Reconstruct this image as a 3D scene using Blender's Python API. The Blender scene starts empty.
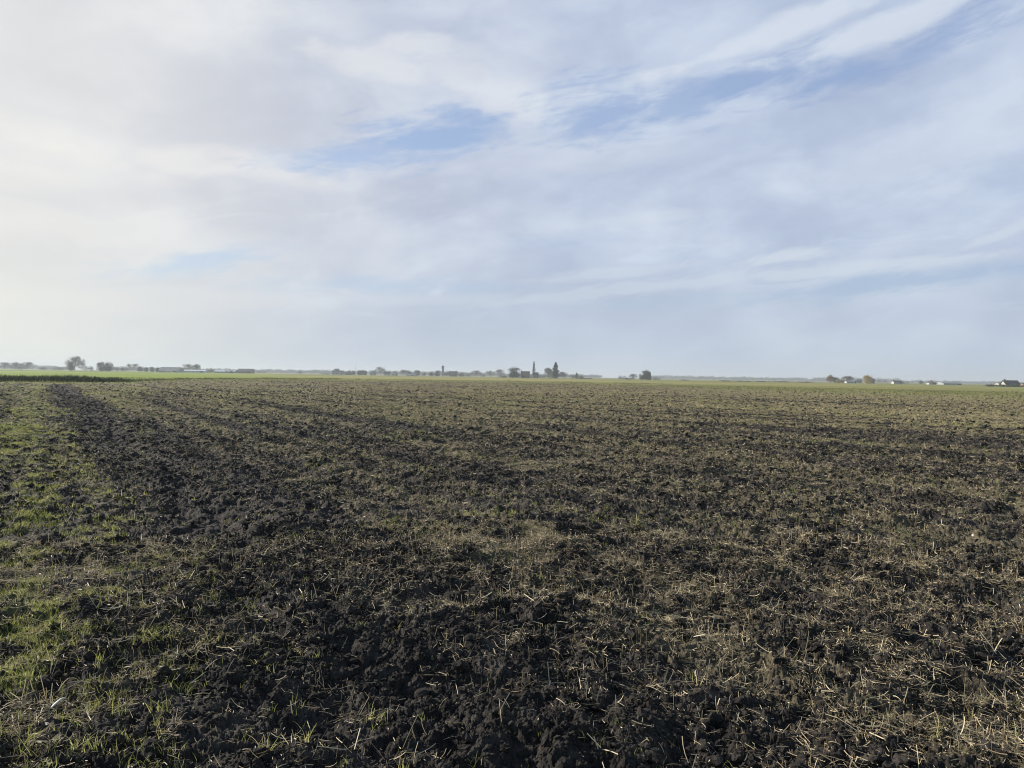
import bpy, math, random
import numpy as np
random.seed(7)
R = math.radians
sc = bpy.context.scene
C = sc.collection
F = 773.0            # focal length of the photograph in its pixels
CAMH = 1.6
SUN_AZ, SUN_EL = R(-62), R(21)

# ------------------------------------------------------------------ helpers
def tag(o, label=None, cat=None, group=None, kind=None):
    if label: o['label'] = label
    if cat: o['category'] = cat
    if group: o['group'] = group
    if kind: o['kind'] = kind
    return o

def mesh_obj(name, verts, faces, mat, parent=None, smooth=False, attrs=None, mats=None):
    """verts (n,3) array; faces (m,k) array with constant k, or list of faces"""
    me = bpy.data.meshes.new(name)
    verts = np.asarray(verts, np.float32)
    if isinstance(faces, np.ndarray):
        m, k = faces.shape
        me.vertices.add(len(verts)); me.vertices.foreach_set('co', verts.ravel())
        me.loops.add(m * k); me.loops.foreach_set('vertex_index', faces.astype(np.int32).ravel())
        me.polygons.add(m)
        me.polygons.foreach_set('loop_start', np.arange(0, m * k, k, dtype=np.int32))
        me.update(calc_edges=True)
    else:
        me.from_pydata([tuple(v) for v in verts], [], faces)
        me.update()
    me.polygons.foreach_set('use_smooth', np.full(len(me.polygons), smooth, bool))
    for nm, arr in (attrs or {}).items():
        arr = np.asarray(arr, np.float32)
        if arr.ndim == 1:
            a = me.attributes.new(nm, 'FLOAT', 'POINT'); a.data.foreach_set('value', arr)
        else:
            a = me.attributes.new(nm, 'FLOAT_COLOR', 'POINT')
            a.data.foreach_set('color', np.hstack([arr, np.ones((len(arr), 1), np.float32)]).astype(np.float32).ravel())
    me.materials.append(mat)
    o = bpy.data.objects.new(name, me); C.objects.link(o)
    if parent is not None: o.parent = parent
    return o

def empty(name, loc, rz=0):
    o = bpy.data.objects.new(name, None); C.objects.link(o)
    o.location = loc; o.rotation_euler = (0, 0, rz); o.empty_display_size = .3
    return o

# ------------------------------------------------------------------ numpy noise
def _hash(ix, iy, seed):
    h = (ix.astype(np.int64) * 374761393 + iy.astype(np.int64) * 668265263 + seed * 1274126177) & 0xffffffff
    h = ((h ^ (h >> 13)) * 1274126177) & 0xffffffff
    h = ((h ^ (h >> 16)) * 2246822519) & 0xffffffff
    h ^= h >> 15
    return h
def _rnd(ix, iy, seed):
    return (_hash(ix, iy, seed) & 0xffffff).astype(np.float32) / np.float32(0xffffff)
def vnoise(x, y, seed=0):
    fx, fy = np.floor(x), np.floor(y)
    ix, iy = fx.astype(np.int64), fy.astype(np.int64)
    tx, ty = (x - fx).astype(np.float32), (y - fy).astype(np.float32)
    tx = tx * tx * tx * (tx * (tx * 6 - 15) + 10); ty = ty * ty * ty * (ty * (ty * 6 - 15) + 10)
    a = _rnd(ix, iy, seed); b = _rnd(ix + 1, iy, seed); c = _rnd(ix, iy + 1, seed); d = _rnd(ix + 1, iy + 1, seed)
    return (a + (b - a) * tx) * (1 - ty) + (c + (d - c) * tx) * ty
def fbm(x, y, seed=0, octs=4, gain=.5):
    s = 0; amp = 1; tot = 0
    for k in range(octs):
        s = s + amp * vnoise(x * 2 ** k + 17.3 * k, y * 2 ** k - 9.1 * k, seed + k)
        tot += amp; amp *= gain
    return s / tot
def domes(x, y, seed):
    """lumps: the highest of the random domes of the 3x3 cells around each point, 0..1"""
    fx, fy = np.floor(x), np.floor(y)
    ix, iy = fx.astype(np.int64), fy.astype(np.int64)
    best = np.zeros(x.shape, np.float32)
    for dx in (-1, 0, 1):
        for dy in (-1, 0, 1):
            cx, cy = ix + dx, iy + dy
            h = _hash(cx, cy, seed)
            jx = (h & 0x3ff).astype(np.float32) / 1023; jy = ((h >> 10) & 0x3ff).astype(np.float32) / 1023
            rr = ((h >> 20) & 0xfff).astype(np.float32) / 4095
            rad = .35 + .6 * rr
            d2 = ((cx + jx - x) ** 2 + (cy + jy - y) ** 2).astype(np.float32) / (rad * rad)
            best = np.maximum(best, np.sqrt(np.maximum(0, 1 - d2)) * (.3 + .7 * rr))
    return best

# ------------------------------------------------------------------ the field: layout in metres
def sstep(a, b, t):
    t = np.clip((t - a) / (b - a), 0, 1); return t * t * (3 - 2 * t)
A1, A2 = R(31.3), R(52)
def rows(x, y):
    u1 = x * math.cos(A1) + y * math.sin(A1); w1 = -x * math.sin(A1) + y * math.cos(A1)
    u2 = x * math.cos(A2) + y * math.sin(A2)
    return u1, w1, u2
_az = np.arctan((np.array([-700, -300, 0, 64, 130, 175, 215, 256, 384, 500, 620, 700, 760, 890, 1010, 1400, 1900]) - 512) / F)
_dep = np.array([60, 72, 80, 84, 92, 120, 136, 142, 172, 182, 172, 150, 128, 112, 98, 88, 70.])
_rb = _dep / np.cos(_az)
_rat = np.array([1.1, 1.1, 1.12, 1.12, 1.14, 1.16, 1.2, 1.26, 1.3, 1.3, 1.3, 1.3, 1.3, 1.3, 1.3, 1.3, 1.3])
def edge_r(az): return np.interp(az, _az, _rb, left=60, right=110)
def ditch_r(az): return edge_r(az) * np.interp(az, _az, _rat)
def residue(x, y):
    """(straw, green) cover of the soil, 0..1"""
    u1, w1, u2 = rows(x, y)
    w2 = -x * math.sin(A2) + y * math.cos(A2)
    wob = (fbm(x * .16, y * .16, 50, 2) - .5) * .8
    U = u1 + wob
    m2 = sstep(12, 24, u1)
    big = fbm(x * .07, y * .07 + 5, 52, 3)
    iso = fbm(x * .8 + 3, y * .8, 51, 4)
    fine = fbm(x * 3.6, y * 3.6 + 9, 54, 3)
    # streaks drawn out along the passes of the tines
    row1 = fbm(U * 1.5, w1 * .075, 55, 3); row2 = fbm(u2 * .9 + wob, w2 * .07, 56, 3)
    row = row1 * (1 - m2) + row2 * m2
    st1 = .75 * np.cos((U - 3.5) * 2 * math.pi / 3.9) + .6 * np.cos((u1 + wob * .3) * 2 * math.pi / 1.05) * sstep(2.2, 3, U)
    st2 = .4*np.cos((u2 + wob*1.6 - 21.2) * 2 * math.pi / 6.6) + .5*np.cos((u2 + wob) * 2 * math.pi / 2.3)
    stripe = st1 * (1 - m2) + st2 * m2
    dark = np.exp(-((U - 1.55) / .72) ** 2)
    r = np.hypot(x, y); aa = np.arctan2(x, y); ed = sstep(60, 5, edge_r(aa) - r)
    straw = .62 + .22 * stripe + 1.15 * (row - .5) + .30 * (iso - .5) + .10 * (big - .5) - .36 * dark + .02 * sstep(.6, -.4, U) + .10 * sstep(2, 9, u1)
    g = .80 * np.exp(-((U + .36) / .50) ** 2) + .34 * sstep(-.8, -1.6, U) + .22 * sstep(1.3, .4, U) * (1 - sstep(6, 14, r) * .6)
    g = g * (.55 + 1.3 * (row1 - .35)) * (.05 + 1.35 * sstep(.38, .64, fine))
    g2 = .5 * row + .5 * fbm(x * .35 + 40, y * .35, 53, 4)
    g = g + sstep(.46, .66, g2 + .04 * stripe) * (.24 + .25 * sstep(8, 30, r)) * (.4 + 1.0 * fine) + .20 * sstep(10, 40, r) * (1 - dark)
    g = g * (1 - .7 * dark)
    straw = straw + .3 * ed * sstep(-.1, .5, aa) + .12 * sstep(15, 60, r) * (1 - dark); g = g + .30 * ed * sstep(-.2, .4, aa)
    g = g + .5 * sstep(13, 2, edge_r(aa) - r)
    return np.clip(straw, 0.03, 1), np.clip(g, 0, 1)

def height(x, y, near=True):
    x = np.asarray(x, np.float64); y = np.asarray(y, np.float64)
    r = np.hypot(x, y); az = np.arctan2(x, y)
    u1, w1, u2 = rows(x, y)
    rb = edge_r(az); rd = ditch_r(az)
    inf = 1 - sstep(rb - .5, rb + .5, r)
    z = (fbm(x * .9, y * .9, 1, 3) - .5) * .10
    z += (fbm(u1 * 3.2, w1 * .5, 2, 2) - .5) * .07 * inf
    z += -.05 * np.exp(-((u1 - 1.5) / .5) ** 2) * inf
    z += (.5 - np.abs(fbm(x * 3.1, y * 3.1, 4, 3) - .5) * 4).clip(-.5, .5) * .050 * inf
    z += .016 * np.cos(u1 * 2 * math.pi / 1.05) * inf * sstep(2, 3, u1)
    lump = np.zeros_like(z)
    msk = (r < 190) & (inf > .01)
    X, Y = x[msk], y[msk]
    rr = r[msk]
    if len(X):
        wx = (fbm(X * 9, Y * 9, 11, 3) - .5); wy = (fbm(X * 9 + 50, Y * 9, 12, 3) - .5)
        Xw, Yw = X + wx * .10, Y + wy * .10
        cl = fbm(X * 1.7, Y * 1.7, 13, 3)
        l = domes(Xw / .19, Yw / .19, 21) * .050 * sstep(.34, .66, cl)
        l += domes(Xw / .105, Yw / .105, 22) * .034 * (.45 + .8 * cl)
        m = rr < 45
        l2 = np.zeros(len(X))
        l2[m] += domes(Xw[m] / .05, Yw[m] / .05, 23) * .022
        m = rr < 16
        xs, ys = X[m] + wx[m] * .03, Y[m] + wy[m] * .03
        l2[m] += domes(xs / .024, ys / .024, 24) * .0125
        m = rr < 8
        l2[m] += domes(X[m] / .0115, Y[m] / .0115, 25) * .0065 + (fbm(X[m] * 55, Y[m] * 55, 26, 3) - .5) * .022
        lump[msk] = l + l2
    z += lump * inf
    # verge, ditch and bank outside the field
    s = r - rd
    on = 1-sstep(R(9),R(14),az)
    z += -.75 * np.exp(-((s) / 1.5) ** 2) * on + .18 * np.exp(-((s - 4.2) / 1.6) ** 2) * on
    z += (1 - inf) * (fbm(x * .4, y * .4, 3, 2) - .5) * .12 * (r < 400)
    z -= 4.0 * 0
    return z

# ------------------------------------------------------------------ materials
def nodes_of(name):
    m = bpy.data.materials.new(name); m.use_nodes = True
    nt = m.node_tree; nt.nodes.clear()
    return m, nt
def N(nt, typ, **kw):
    n = nt.nodes.new(typ)
    for k, v in kw.items():
        if k == 'inp':
            for i, val in v.items(): n.inputs[i].default_value = val
        else: setattr(n, k, v)
    return n
def ramp(nt, stops, fac):
    n = nt.nodes.new('ShaderNodeValToRGB'); e = n.color_ramp.elements
    while len(e) < len(stops): e.new(.5)
    for el, (p, c) in zip(e, stops): el.position = p; el.color = (*c, 1) if len(c) == 3 else c
    nt.links.new(fac, n.inputs[0]); return n.outputs[0]
def noise(nt, vec, scale, detail=4, rough=.55, dist=0):
    n = N(nt, 'ShaderNodeTexNoise'); n.inputs['Scale'].default_value = scale; n.inputs['Detail'].default_value = detail
    n.inputs['Roughness'].default_value = rough; n.inputs['Distortion'].default_value = dist
    if vec is not None: nt.links.new(vec, n.inputs['Vector'])
    return n.outputs['Fac']
def mixc(nt, fac, a, b, mode='MIX'):
    n = N(nt, 'ShaderNodeMix', data_type='RGBA', blend_type=mode)
    for sock, v in ((n.inputs[0], fac), (n.inputs[6], a), (n.inputs[7], b)):
        if isinstance(v, (int, float)): sock.default_value = v
        elif isinstance(v, tuple): sock.default_value = (*v, 1)
        else: nt.links.new(v, sock)
    return n.outputs[2]
def math_(nt, op, a, b=None, c=None, clamp=False):
    n = N(nt, 'ShaderNodeMath', operation=op, use_clamp=clamp)
    for i, v in enumerate((a, b, c)):
        if v is None: continue
        if isinstance(v, (int, float)): n.inputs[i].default_value = v
        else: nt.links.new(v, n.inputs[i])
    return n.outputs[0]
def smooth(nt, v, lo, hi):
    n = N(nt, 'ShaderNodeMapRange', interpolation_type='SMOOTHSTEP')
    nt.links.new(v, n.inputs[0]); n.inputs[1].default_value = lo; n.inputs[2].default_value = hi
    return n.outputs[0]
def finish(nt, col, rough=.9, bump=None, bstr=.4, bdist=.01, spec=.3, translucent=0):
    b = N(nt, 'ShaderNodeBsdfPrincipled'); out = N(nt, 'ShaderNodeOutputMaterial')
    if isinstance(col, tuple): b.inputs['Base Color'].default_value = (*col, 1)
    else: nt.links.new(col, b.inputs['Base Color'])
    if isinstance(rough, (int, float)): b.inputs['Roughness'].default_value = rough
    else: nt.links.new(rough, b.inputs['Roughness'])
    b.inputs['Specular IOR Level'].default_value = spec
    if bump is not None:
        bp = N(nt, 'ShaderNodeBump'); bp.inputs['Strength'].default_value = bstr; bp.inputs['Distance'].default_value = bdist
        nt.links.new(bump, bp.inputs['Height']); nt.links.new(bp.outputs[0], b.inputs['Normal'])
    if translucent:
        t = N(nt, 'ShaderNodeBsdfTranslucent'); mx = N(nt, 'ShaderNodeMixShader'); mx.inputs[0].default_value = translucent
        if isinstance(col, tuple): t.inputs[0].default_value = (*col, 1)
        else: nt.links.new(col, t.inputs[0])
        nt.links.new(b.outputs[0], mx.inputs[1]); nt.links.new(t.outputs[0], mx.inputs[2])
        nt.links.new(mx.outputs[0], out.inputs[0])
    else: nt.links.new(b.outputs[0], out.inputs[0])

def soil_colour(nt, pos):
    n1 = noise(nt, pos, 7, 5, .6); n2 = noise(nt, pos, 60, 4, .6)
    c = ramp(nt, [(.3, (.0135, .0122, .0117)), (.5, (.0300, .0268, .0245)), (.7, (.070, .062, .055))], n1)
    f = ramp(nt, [(.35, (.7, .7, .7)), (.65, (1.35, 1.3, 1.25))], n2)
    return mixc(nt, 1.0, c, f, 'MULTIPLY')

def mat_ground():
    m, nt = nodes_of('ploughed_soil')
    g = N(nt, 'ShaderNodeNewGeometry'); pos = g.outputs['Position']
    soil = soil_colour(nt, pos)
    a1 = N(nt, 'ShaderNodeAttribute', attribute_name='straw').outputs['Fac']
    a2 = N(nt, 'ShaderNodeAttribute', attribute_name='green').outputs['Fac']
    a3 = N(nt, 'ShaderNodeAttribute', attribute_name='far').outputs['Fac']      # how far outside the ploughed land
    ac = N(nt, 'ShaderNodeAttribute', attribute_name='turf').outputs['Color']
    ah = N(nt, 'ShaderNodeAttribute', attribute_name='farness').outputs['Fac']
    # chaff and broken straw bedded in the soil
    s1 = noise(nt, pos, 38, 3, .7, .8); s2 = noise(nt, pos, 7, 4, .75, .5); s3 = noise(nt, pos, 1.6, 6, .85, .3)
    near_ = math_(nt, 'ADD', math_(nt, 'MULTIPLY', s1, .6), math_(nt, 'MULTIPLY', s2, .4))
    far_ = math_(nt, 'ADD', math_(nt, 'MULTIPLY', s3, .6), math_(nt, 'MULTIPLY', s2, .4))
    sn = math_(nt, 'ADD', math_(nt, 'MULTIPLY', near_, math_(nt, 'SUBTRACT', 1.0, ah)), math_(nt, 'MULTIPLY', far_, ah))
    thr = math_(nt, 'SUBTRACT', .72, math_(nt, 'MULTIPLY', a1, .30))
    thr = math_(nt, 'SUBTRACT', thr, math_(nt, 'MULTIPLY', ah, .07))
    sm = math_(nt, 'MULTIPLY', math_(nt, 'SUBTRACT', sn, thr), 14, clamp=True)
    strawc = ramp(nt, [(.3, (.14, .116, .062)), (.7, (.32, .268, .145))], noise(nt, pos, 23, 2))
    c = mixc(nt, math_(nt, 'MULTIPLY', sm, math_(nt, 'MULTIPLY_ADD', ah, .40, .30)), soil, strawc)
    g1 = noise(nt, pos, 30, 3, .7, .4); g2 = noise(nt, pos, 8, 5, .8)
    gn = math_(nt, 'ADD', math_(nt, 'MULTIPLY', g1, .6), math_(nt, 'MULTIPLY', g2, .4))
    thr = math_(nt, 'SUBTRACT', .72, math_(nt, 'MULTIPLY', a2, .36))
    gm = math_(nt, 'MULTIPLY', math_(nt, 'SUBTRACT', gn, thr), 12, clamp=True)
    greenc = ramp(nt, [(.3, (.085, .105, .026)), (.7, (.18, .20, .060))], noise(nt, pos, 14, 2))
    c = mixc(nt, math_(nt, 'MULTIPLY', gm, math_(nt, 'MULTIPLY_ADD', ah, .40, .38)), c, greenc)
    tn = ramp(nt, [(.3, (.72, .75, .7)), (.7, (1.2, 1.18, 1.1))], noise(nt, pos, .6, 5, .7))
    turf = mixc(nt, 1.0, ac, tn, 'MULTIPLY')
    c = mixc(nt, a3, c, turf)
    bm = math_(nt, 'ADD', noise(nt, pos, 90, 6, .75), math_(nt, 'MULTIPLY', noise(nt, pos, 320, 4, .7), .5))
    finish(nt, c, .92, bm, .8, .010, .10)
    return m
def mat_clod():
    m, nt = nodes_of('soil_clod')
    pos = N(nt, 'ShaderNodeNewGeometry').outputs['Position']
    c = soil_colour(nt, pos)
    bm = math_(nt, 'ADD', noise(nt, pos, 90, 6, .75), math_(nt, 'MULTIPLY', noise(nt, pos, 320, 4, .7), .5))
    finish(nt, c, .92, bm, .8, .010, .10)
    return m
def mat_blade(name, stops, tr, rough=.6, spec=.3):
    m, nt = nodes_of(name)
    a = N(nt, 'ShaderNodeAttribute', attribute_name='tint').outputs['Fac']
    finish(nt, ramp(nt, stops, a), rough, None, spec=spec, translucent=tr)
    return m
def mat_var(name, c0, c1, scale=1.0, rough=.85, tr=0, bump=0, spec=.3):
    m, nt = nodes_of(name)
    pos = N(nt, 'ShaderNodeTexCoord').outputs['Object']
    n = noise(nt, pos, scale, 4, .6)
    finish(nt, ramp(nt, [(.32, c0), (.68, c1)], n), rough, n if bump else None, .5, bump or .01, spec, tr)
    return m

M = dict(
 ground=mat_ground(), clod=mat_clod(),
 straw=mat_blade('dry_straw', [(0, (.13, .097, .060)), (.4, (.36, .285, .17)), (1, (.74, .63, .42))], .15),
 grass=mat_blade('young_grass', [(0, (.08, .095, .026)), (.45, (.21, .235, .055)), (.8, (.42, .42, .14)), (1, (.54, .48, .25))], .45, .5, .35),
 verge=mat_blade('rough_verge_grass', [(0, (.10, .10, .045)), (.5, (.20, .20, .075)), (1, (.36, .32, .17))], .3),
 reed=mat_blade('ditch_grass', [(0, (.020, .032, .010)), (.6, (.045, .07, .02)), (1, (.20, .20, .07))], .12),
 evergreen=mat_var('evergreen_foliage', (.018, .032, .014), (.045, .065, .028), .6, .7),
 conifer=mat_var('conifer_foliage', (.016, .030, .014), (.038, .058, .026), .8, .7),
 greenleaf=mat_var('pale_green_foliage', (.06, .085, .035), (.12, .14, .06), .6, .7),
 gold=mat_var('golden_foliage', (.28, .21, .045), (.46, .35, .10), .6, .7),
 russet=mat_var('russet_twigs', (.22, .13, .075), (.34, .21, .13), .6),
 twig=mat_var('bare_twigs', (.065, .055, .05), (.12, .10, .09), .8),
 paletwig=mat_var('pale_bare_twigs', (.15, .13, .12), (.22, .19, .17), .8),
 bark=mat_var('bark', (.05, .042, .035), (.10, .085, .07), 3),
 white=mat_var('white_render', (.34, .33, .31), (.44, .43, .41), .5),
 cream=mat_var('cream_render', (.33, .30, .25), (.42, .39, .33), .5),
 brick=mat_var('brown_brick', (.20, .12, .09), (.28, .17, .125), 4),
 grey=mat_var('grey_cladding', (.22, .23, .24), (.30, .31, .32), .5),
 palegrey=mat_var('pale_grey_cladding', (.42, .45, .48), (.52, .55, .58), .5, .4),
 tile=mat_var('dark_roof_tiles', (.055, .052, .055), (.095, .088, .088), 2),
 browntile=mat_var('brown_roof_tiles', (.13, .085, .065), (.19, .125, .095), 2),
 greyroof=mat_var('grey_sheet_roof', (.15, .155, .16), (.22, .225, .23), .7, .6),
 glass=mat_var('window_glass', (.03, .035, .04), (.05, .055, .06), 2, .1, spec=.6),
 door=mat_var('painted_door', (.06, .05, .045), (.09, .075, .065), 2),
 metal=mat_var('galvanised_steel', (.25, .25, .26), (.36, .36, .37), 2, .5),
 stone=mat_var('pale_stone', (.26, .22, .16), (.46, .41, .32), 60, .7, bump=.002),
 shell=mat_var('white_fragment', (.36, .35, .33), (.66, .65, .62), 80, .5),
 wood=mat_var('far_woodland', (.035, .04, .03), (.07, .07, .055), .05),
)

# ------------------------------------------------------------------ ground sheet
FR = 45
ang = np.concatenate([np.linspace(R(-180), R(-FR), 26)[:-1], np.linspace(R(-FR), R(FR), 1400), np.linspace(R(FR), R(180), 26)[1:]])
rr_ = [0.05, .3, .6, .9, 1.2, 1.5, 1.7, 1.85, 2.0]
while rr_[-1] < 4500:
    r = rr_[-1]
    if r < 2.6: d = .02
    elif r < 14: d = min(r * r / 1250, .05)
    elif r < 40: d = .055
    elif r < 210: d = .055 * (r / 40) ** 1.6
    else: d = r * .03
    rr_.append(r + d)
rad = np.array(rr_)
nA, nR = len(ang), len(rad)
print('ground grid', nA, nR, nA * nR)
AA, RR = np.meshgrid(ang, rad)
# the fine rows get a little jitter so no two rows of clods line up
rs = np.random.RandomState(3)
gx = (RR * np.sin(AA)).ravel(); gy = (RR * np.cos(AA)).ravel()
gz = height(gx, gy)
straw, green = residue(gx, gy)
r_ = RR.ravel(); az_ = AA.ravel()
rb, rd = edge_r(az_), ditch_r(az_)
ragged = (fbm(gx * .25, gy * .25, 61, 3) - .5) * 10
far = sstep(-3, 4, r_ - rb + ragged * .9)
# colour of the grass land beyond, field by field
pxs = 512 + F * np.tan(np.clip(az_, -1.2, 1.2))
bright = np.array([.17, .235, .010]); pale = np.array([.25, .23, .075]); straw_c = np.array([.30, .25, .11]); dull = np.array([.16, .165, .055]); brown = np.array([.10, .075, .055])
n_f = fbm(gx * .01, gy * .01, 62, 3)
turf = pale[None] * np.ones((len(gx), 1))
def lay(col, w):
    global turf
    w = np.clip(w, 0, 1)[:, None]; turf = turf * (1 - w) + col[None] * w
lay(dull, sstep(.45, .62, n_f) * .5)
lay(straw_c, sstep(.55, .40, n_f) * .35)
lay(bright, sstep(420, 120, pxs) * (r_ > rd + 6) * .95)
lay(dull, (r_ < rd + 6) * sstep(.4, .6, fbm(gx * .2, gy * .2, 63, 3)) * .7)
lay(np.array([.05, .07, .02]), np.exp(-((r_ - rd) / 2.0) ** 2) * sstep(R(14), R(9), az_))
lay(brown, sstep(560, 640, r_) * sstep(820, 760, r_) * sstep(240, 100, pxs))
lay(dull, sstep(420, 480, r_) * .6 * sstep(250, 300, pxs))
lay(brown * 1.4, sstep(1500, 1700, r_) * .7)
farness = sstep(8, 45, r_)
ii = np.arange((nR - 1) * nA).reshape(nR - 1, nA)[:, :-1].ravel()
quads = np.stack([ii, ii + 1, ii + nA + 1, ii + nA], 1)[:, ::-1]
# close the ring at the seam behind the camera and the centre
zc = quads
fr = r_[zc[:, 0]]; fb = rb[zc[:, 0]]; fd = rd[zc[:, 0]]
verts = np.stack([gx, gy, gz], 1).astype(np.float32)
def sub(name, mask, label, cat):
    f = zc[mask]; used, inv = np.unique(f, return_inverse=True)
    o = mesh_obj(name, verts[used], inv.reshape(f.shape), M['ground'], smooth=name != 'ploughed_field',
                 attrs=dict(straw=straw[used], green=green[used], far=far[used], farness=farness[used], turf=turf[used]))
    tag(o, label, cat, kind='structure'); return o
sub('ploughed_field', fr < fb, 'dark ploughed soil with straw and grass in rows', 'field')
sub('grass_verge', (fr >= fb) & (fr < fd + 6), 'rough grass verge and shallow ditch beyond the ploughed soil', 'verge')
sub('meadow', (fr >= fd + 6), 'flat green fields reaching the horizon', 'field')
del verts, zc, quads

# ------------------------------------------------------------------ scattering on the ploughed land
def scatter(n, r0, r1, half, seed, power=1.0):
    q = np.random.RandomState(seed)
    a = (q.rand(n) * 2 - 1) * half
    u = q.rand(n)
    if power == 1.0: r = np.sqrt(r0 ** 2 + u * (r1 ** 2 - r0 ** 2))        # even per area
    else: r = r0 * (r1 / r0) ** u                                          # denser near
    return r * np.sin(a), r * np.cos(a), q
import bmesh
def lump_templates(level, n, seed):
    bm = bmesh.new(); bmesh.ops.create_icosphere(bm, subdivisions=level, radius=1)
    V = np.array([v.co[:] for v in bm.verts]); Fc = np.array([[v.index for v in f.verts] for f in bm.faces]); bm.free()
    q = np.random.RandomState(seed); out = []
    for k in range(n):
        W = V * (1 + .28 * q.randn(len(V), 1).clip(-1.6, 1.6) * (1 if level < 2 else .75))
        for j in range(3):
            d = q.randn(3); d /= np.linalg.norm(d); W += np.outer(np.clip(V @ d, .2, 1) - .2, d) * .6 * float(np.clip(q.randn(), -1.1, 1.1))
        W *= q.uniform(.65, 1.3, 3) * [1, 1, .75]
        out.append(W)
    return np.array(out), Fc
def clods(parts):
    VV, FF, off = [], [], 0
    for (n, r0, r1, s0, s1, level, seed, power) in parts:
        x, y, q = scatter(n, r0, r1, R(41), seed, power)
        cl = fbm(x * 1.7, y * 1.7, 13, 3); keep = q.rand(n) < sstep(.28, .62, cl)
        x, y = x[keep], y[keep]; n = len(x)
        T, Fc = lump_templates(level, 14, seed)
        s = s0 * (s1 / s0) ** (q.rand(n) ** 2.2)
        z = height(x, y)
        t = T[q.randint(0, 14, n)]
        a = q.rand(n) * 6.283; b = (q.rand(n) - .5) * 1.6
        ca, sa, cb, sb = np.cos(a), np.sin(a), np.cos(b), np.sin(b)
        X = t[..., 0]; Y = t[..., 1]; Z = t[..., 2]
        Y2 = Y * cb[:, None] - Z * sb[:, None]; Z2 = Y * sb[:, None] + Z * cb[:, None]
        X3 = X * ca[:, None] - Y2 * sa[:, None]; Y3 = X * sa[:, None] + Y2 * ca[:, None]
        P = np.stack([x[:, None] + X3 * s[:, None], y[:, None] + Y3 * s[:, None], (z + s * .15)[:, None] + Z2 * s[:, None]], -1)
        k = P.shape[1]
        VV.append(P.reshape(-1, 3)); FF.append((Fc[None] + (np.arange(n) * k)[:, None, None]).reshape(-1, 3) + off); off += n * k
    o = mesh_obj('soil_clods', np.vstack(VV), np.vstack(FF), M['clod'], smooth=False)
    tag(o, 'loose crumbly clods of dark soil strewn over the ploughed field', 'soil', kind='stuff')
clods([(9000, 2.3, 8, .008, .040, 2, 31, 1), (90000, 2.3, 8, .0035, .014, 1, 32, 1), (50000, 7.5, 20, .008, .036, 1, 33, 1), (40000, 18, 70, .02, .060, 1, 34, 1), (44000, 60, 185, .04, .095, 1, 35, 1)])

def blades(x, y, q, length, width, lean, curl, azim=None, lift=0.0, segs=3, tint=None, name='', mat=None, hfun=height, z=None):
    """curved ribbons: lean 0 = upright, 90 degrees = lying down"""
    n = len(x)
    z = hfun(x, y) if z is None else z
    az = q.rand(n) * 6.283 if azim is None else azim
    P = np.zeros((n, segs + 1, 3)); P[:, 0, 0] = x; P[:, 0, 1] = y; P[:, 0, 2] = z + lift
    L = length / segs; th = lean.copy()
    side = np.stack([-np.sin(az), np.cos(az), np.zeros(n)], 1)
    twist = q.rand(n) * 3.14
    for k in range(segs):
        d = np.stack([np.sin(th) * np.cos(az), np.sin(th) * np.sin(az), np.cos(th)], 1)
        P[:, k + 1] = P[:, k] + d * L[:, None]
        th = th + curl / segs
    up = np.cross(side, d)
    wv = side * np.cos(twist)[:, None] + up * np.sin(twist)[:, None]
    prof = np.linspace(1, .25, segs + 1) if name != 'straw' else np.ones(segs + 1)
    W = wv[:, None, :] * (width[:, None] * prof[None])[..., None] * .5
    V = np.stack([P - W, P + W], 2).reshape(n, -1, 3)
    base = np.array([[2 * k, 2 * k + 1, 2 * k + 3, 2 * k + 2] for k in range(segs)])
    k = V.shape[1]
    Fc = (base[None] + (np.arange(n) * k)[:, None, None]).reshape(-1, 4)
    t = q.rand(n) if tint is None else tint
    return V.reshape(-1, 3), Fc, np.repeat(t, k)
def join(lst, name, mat, label, cat):
    VV, FF, TT, off = [], [], [], 0
    for V, Fc, T in lst: VV.append(V); FF.append(Fc + off); TT.append(T); off += len(V)
    o = mesh_obj(name, np.vstack(VV), np.vstack(FF), mat, attrs=dict(tint=np.concatenate(TT)))
    return tag(o, label, cat, kind='stuff')

# dry straw and stubble
L = []
for n, r0, r1, ws, ls, seed in ((260000, 2.2, 8, 1.0, 1.1, 41), (300000, 7, 18, 1.3, 1, 42), (300000, 16, 45, 2.6, 1.2, 43), (330000, 40, 185, 8, 2.2, 44)):
    x, y, q = scatter(n, r0, r1, R(42), seed)
    s, g = residue(x, y)
    c = fbm(x * 3.3, y * 3.3, 71, 3)
    keep = q.rand(n) < np.clip(s * (1.05 * sstep(.40, .66, c) + .22), 0, 1)
    keep &= np.hypot(x, y) < edge_r(np.arctan2(x, y)) + 1
    x, y = x[keep], y[keep]; n = len(x)
    ln = (.014 + .075 * q.rand(n) ** 3) * ls; wd = (.0012 + .0028 * q.rand(n)**1.5) * ws
    flat = q.rand(n) < .8
    lean = np.where(flat, R(90) + (q.rand(n) - .5) * .5, q.rand(n) * 1.0)
    tint = np.clip(.12 + .65 * q.rand(n) ** 1.3 + .35 * (q.rand(n) < .16), 0, 1)
    L.append(blades(x, y, q, ln, wd, lean, q.randn(n) * .55, lift=np.where(flat, .004 + .012 * q.rand(n), 0), segs=3 if r0 < 10 else 2, name='straw', tint=tint))
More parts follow.
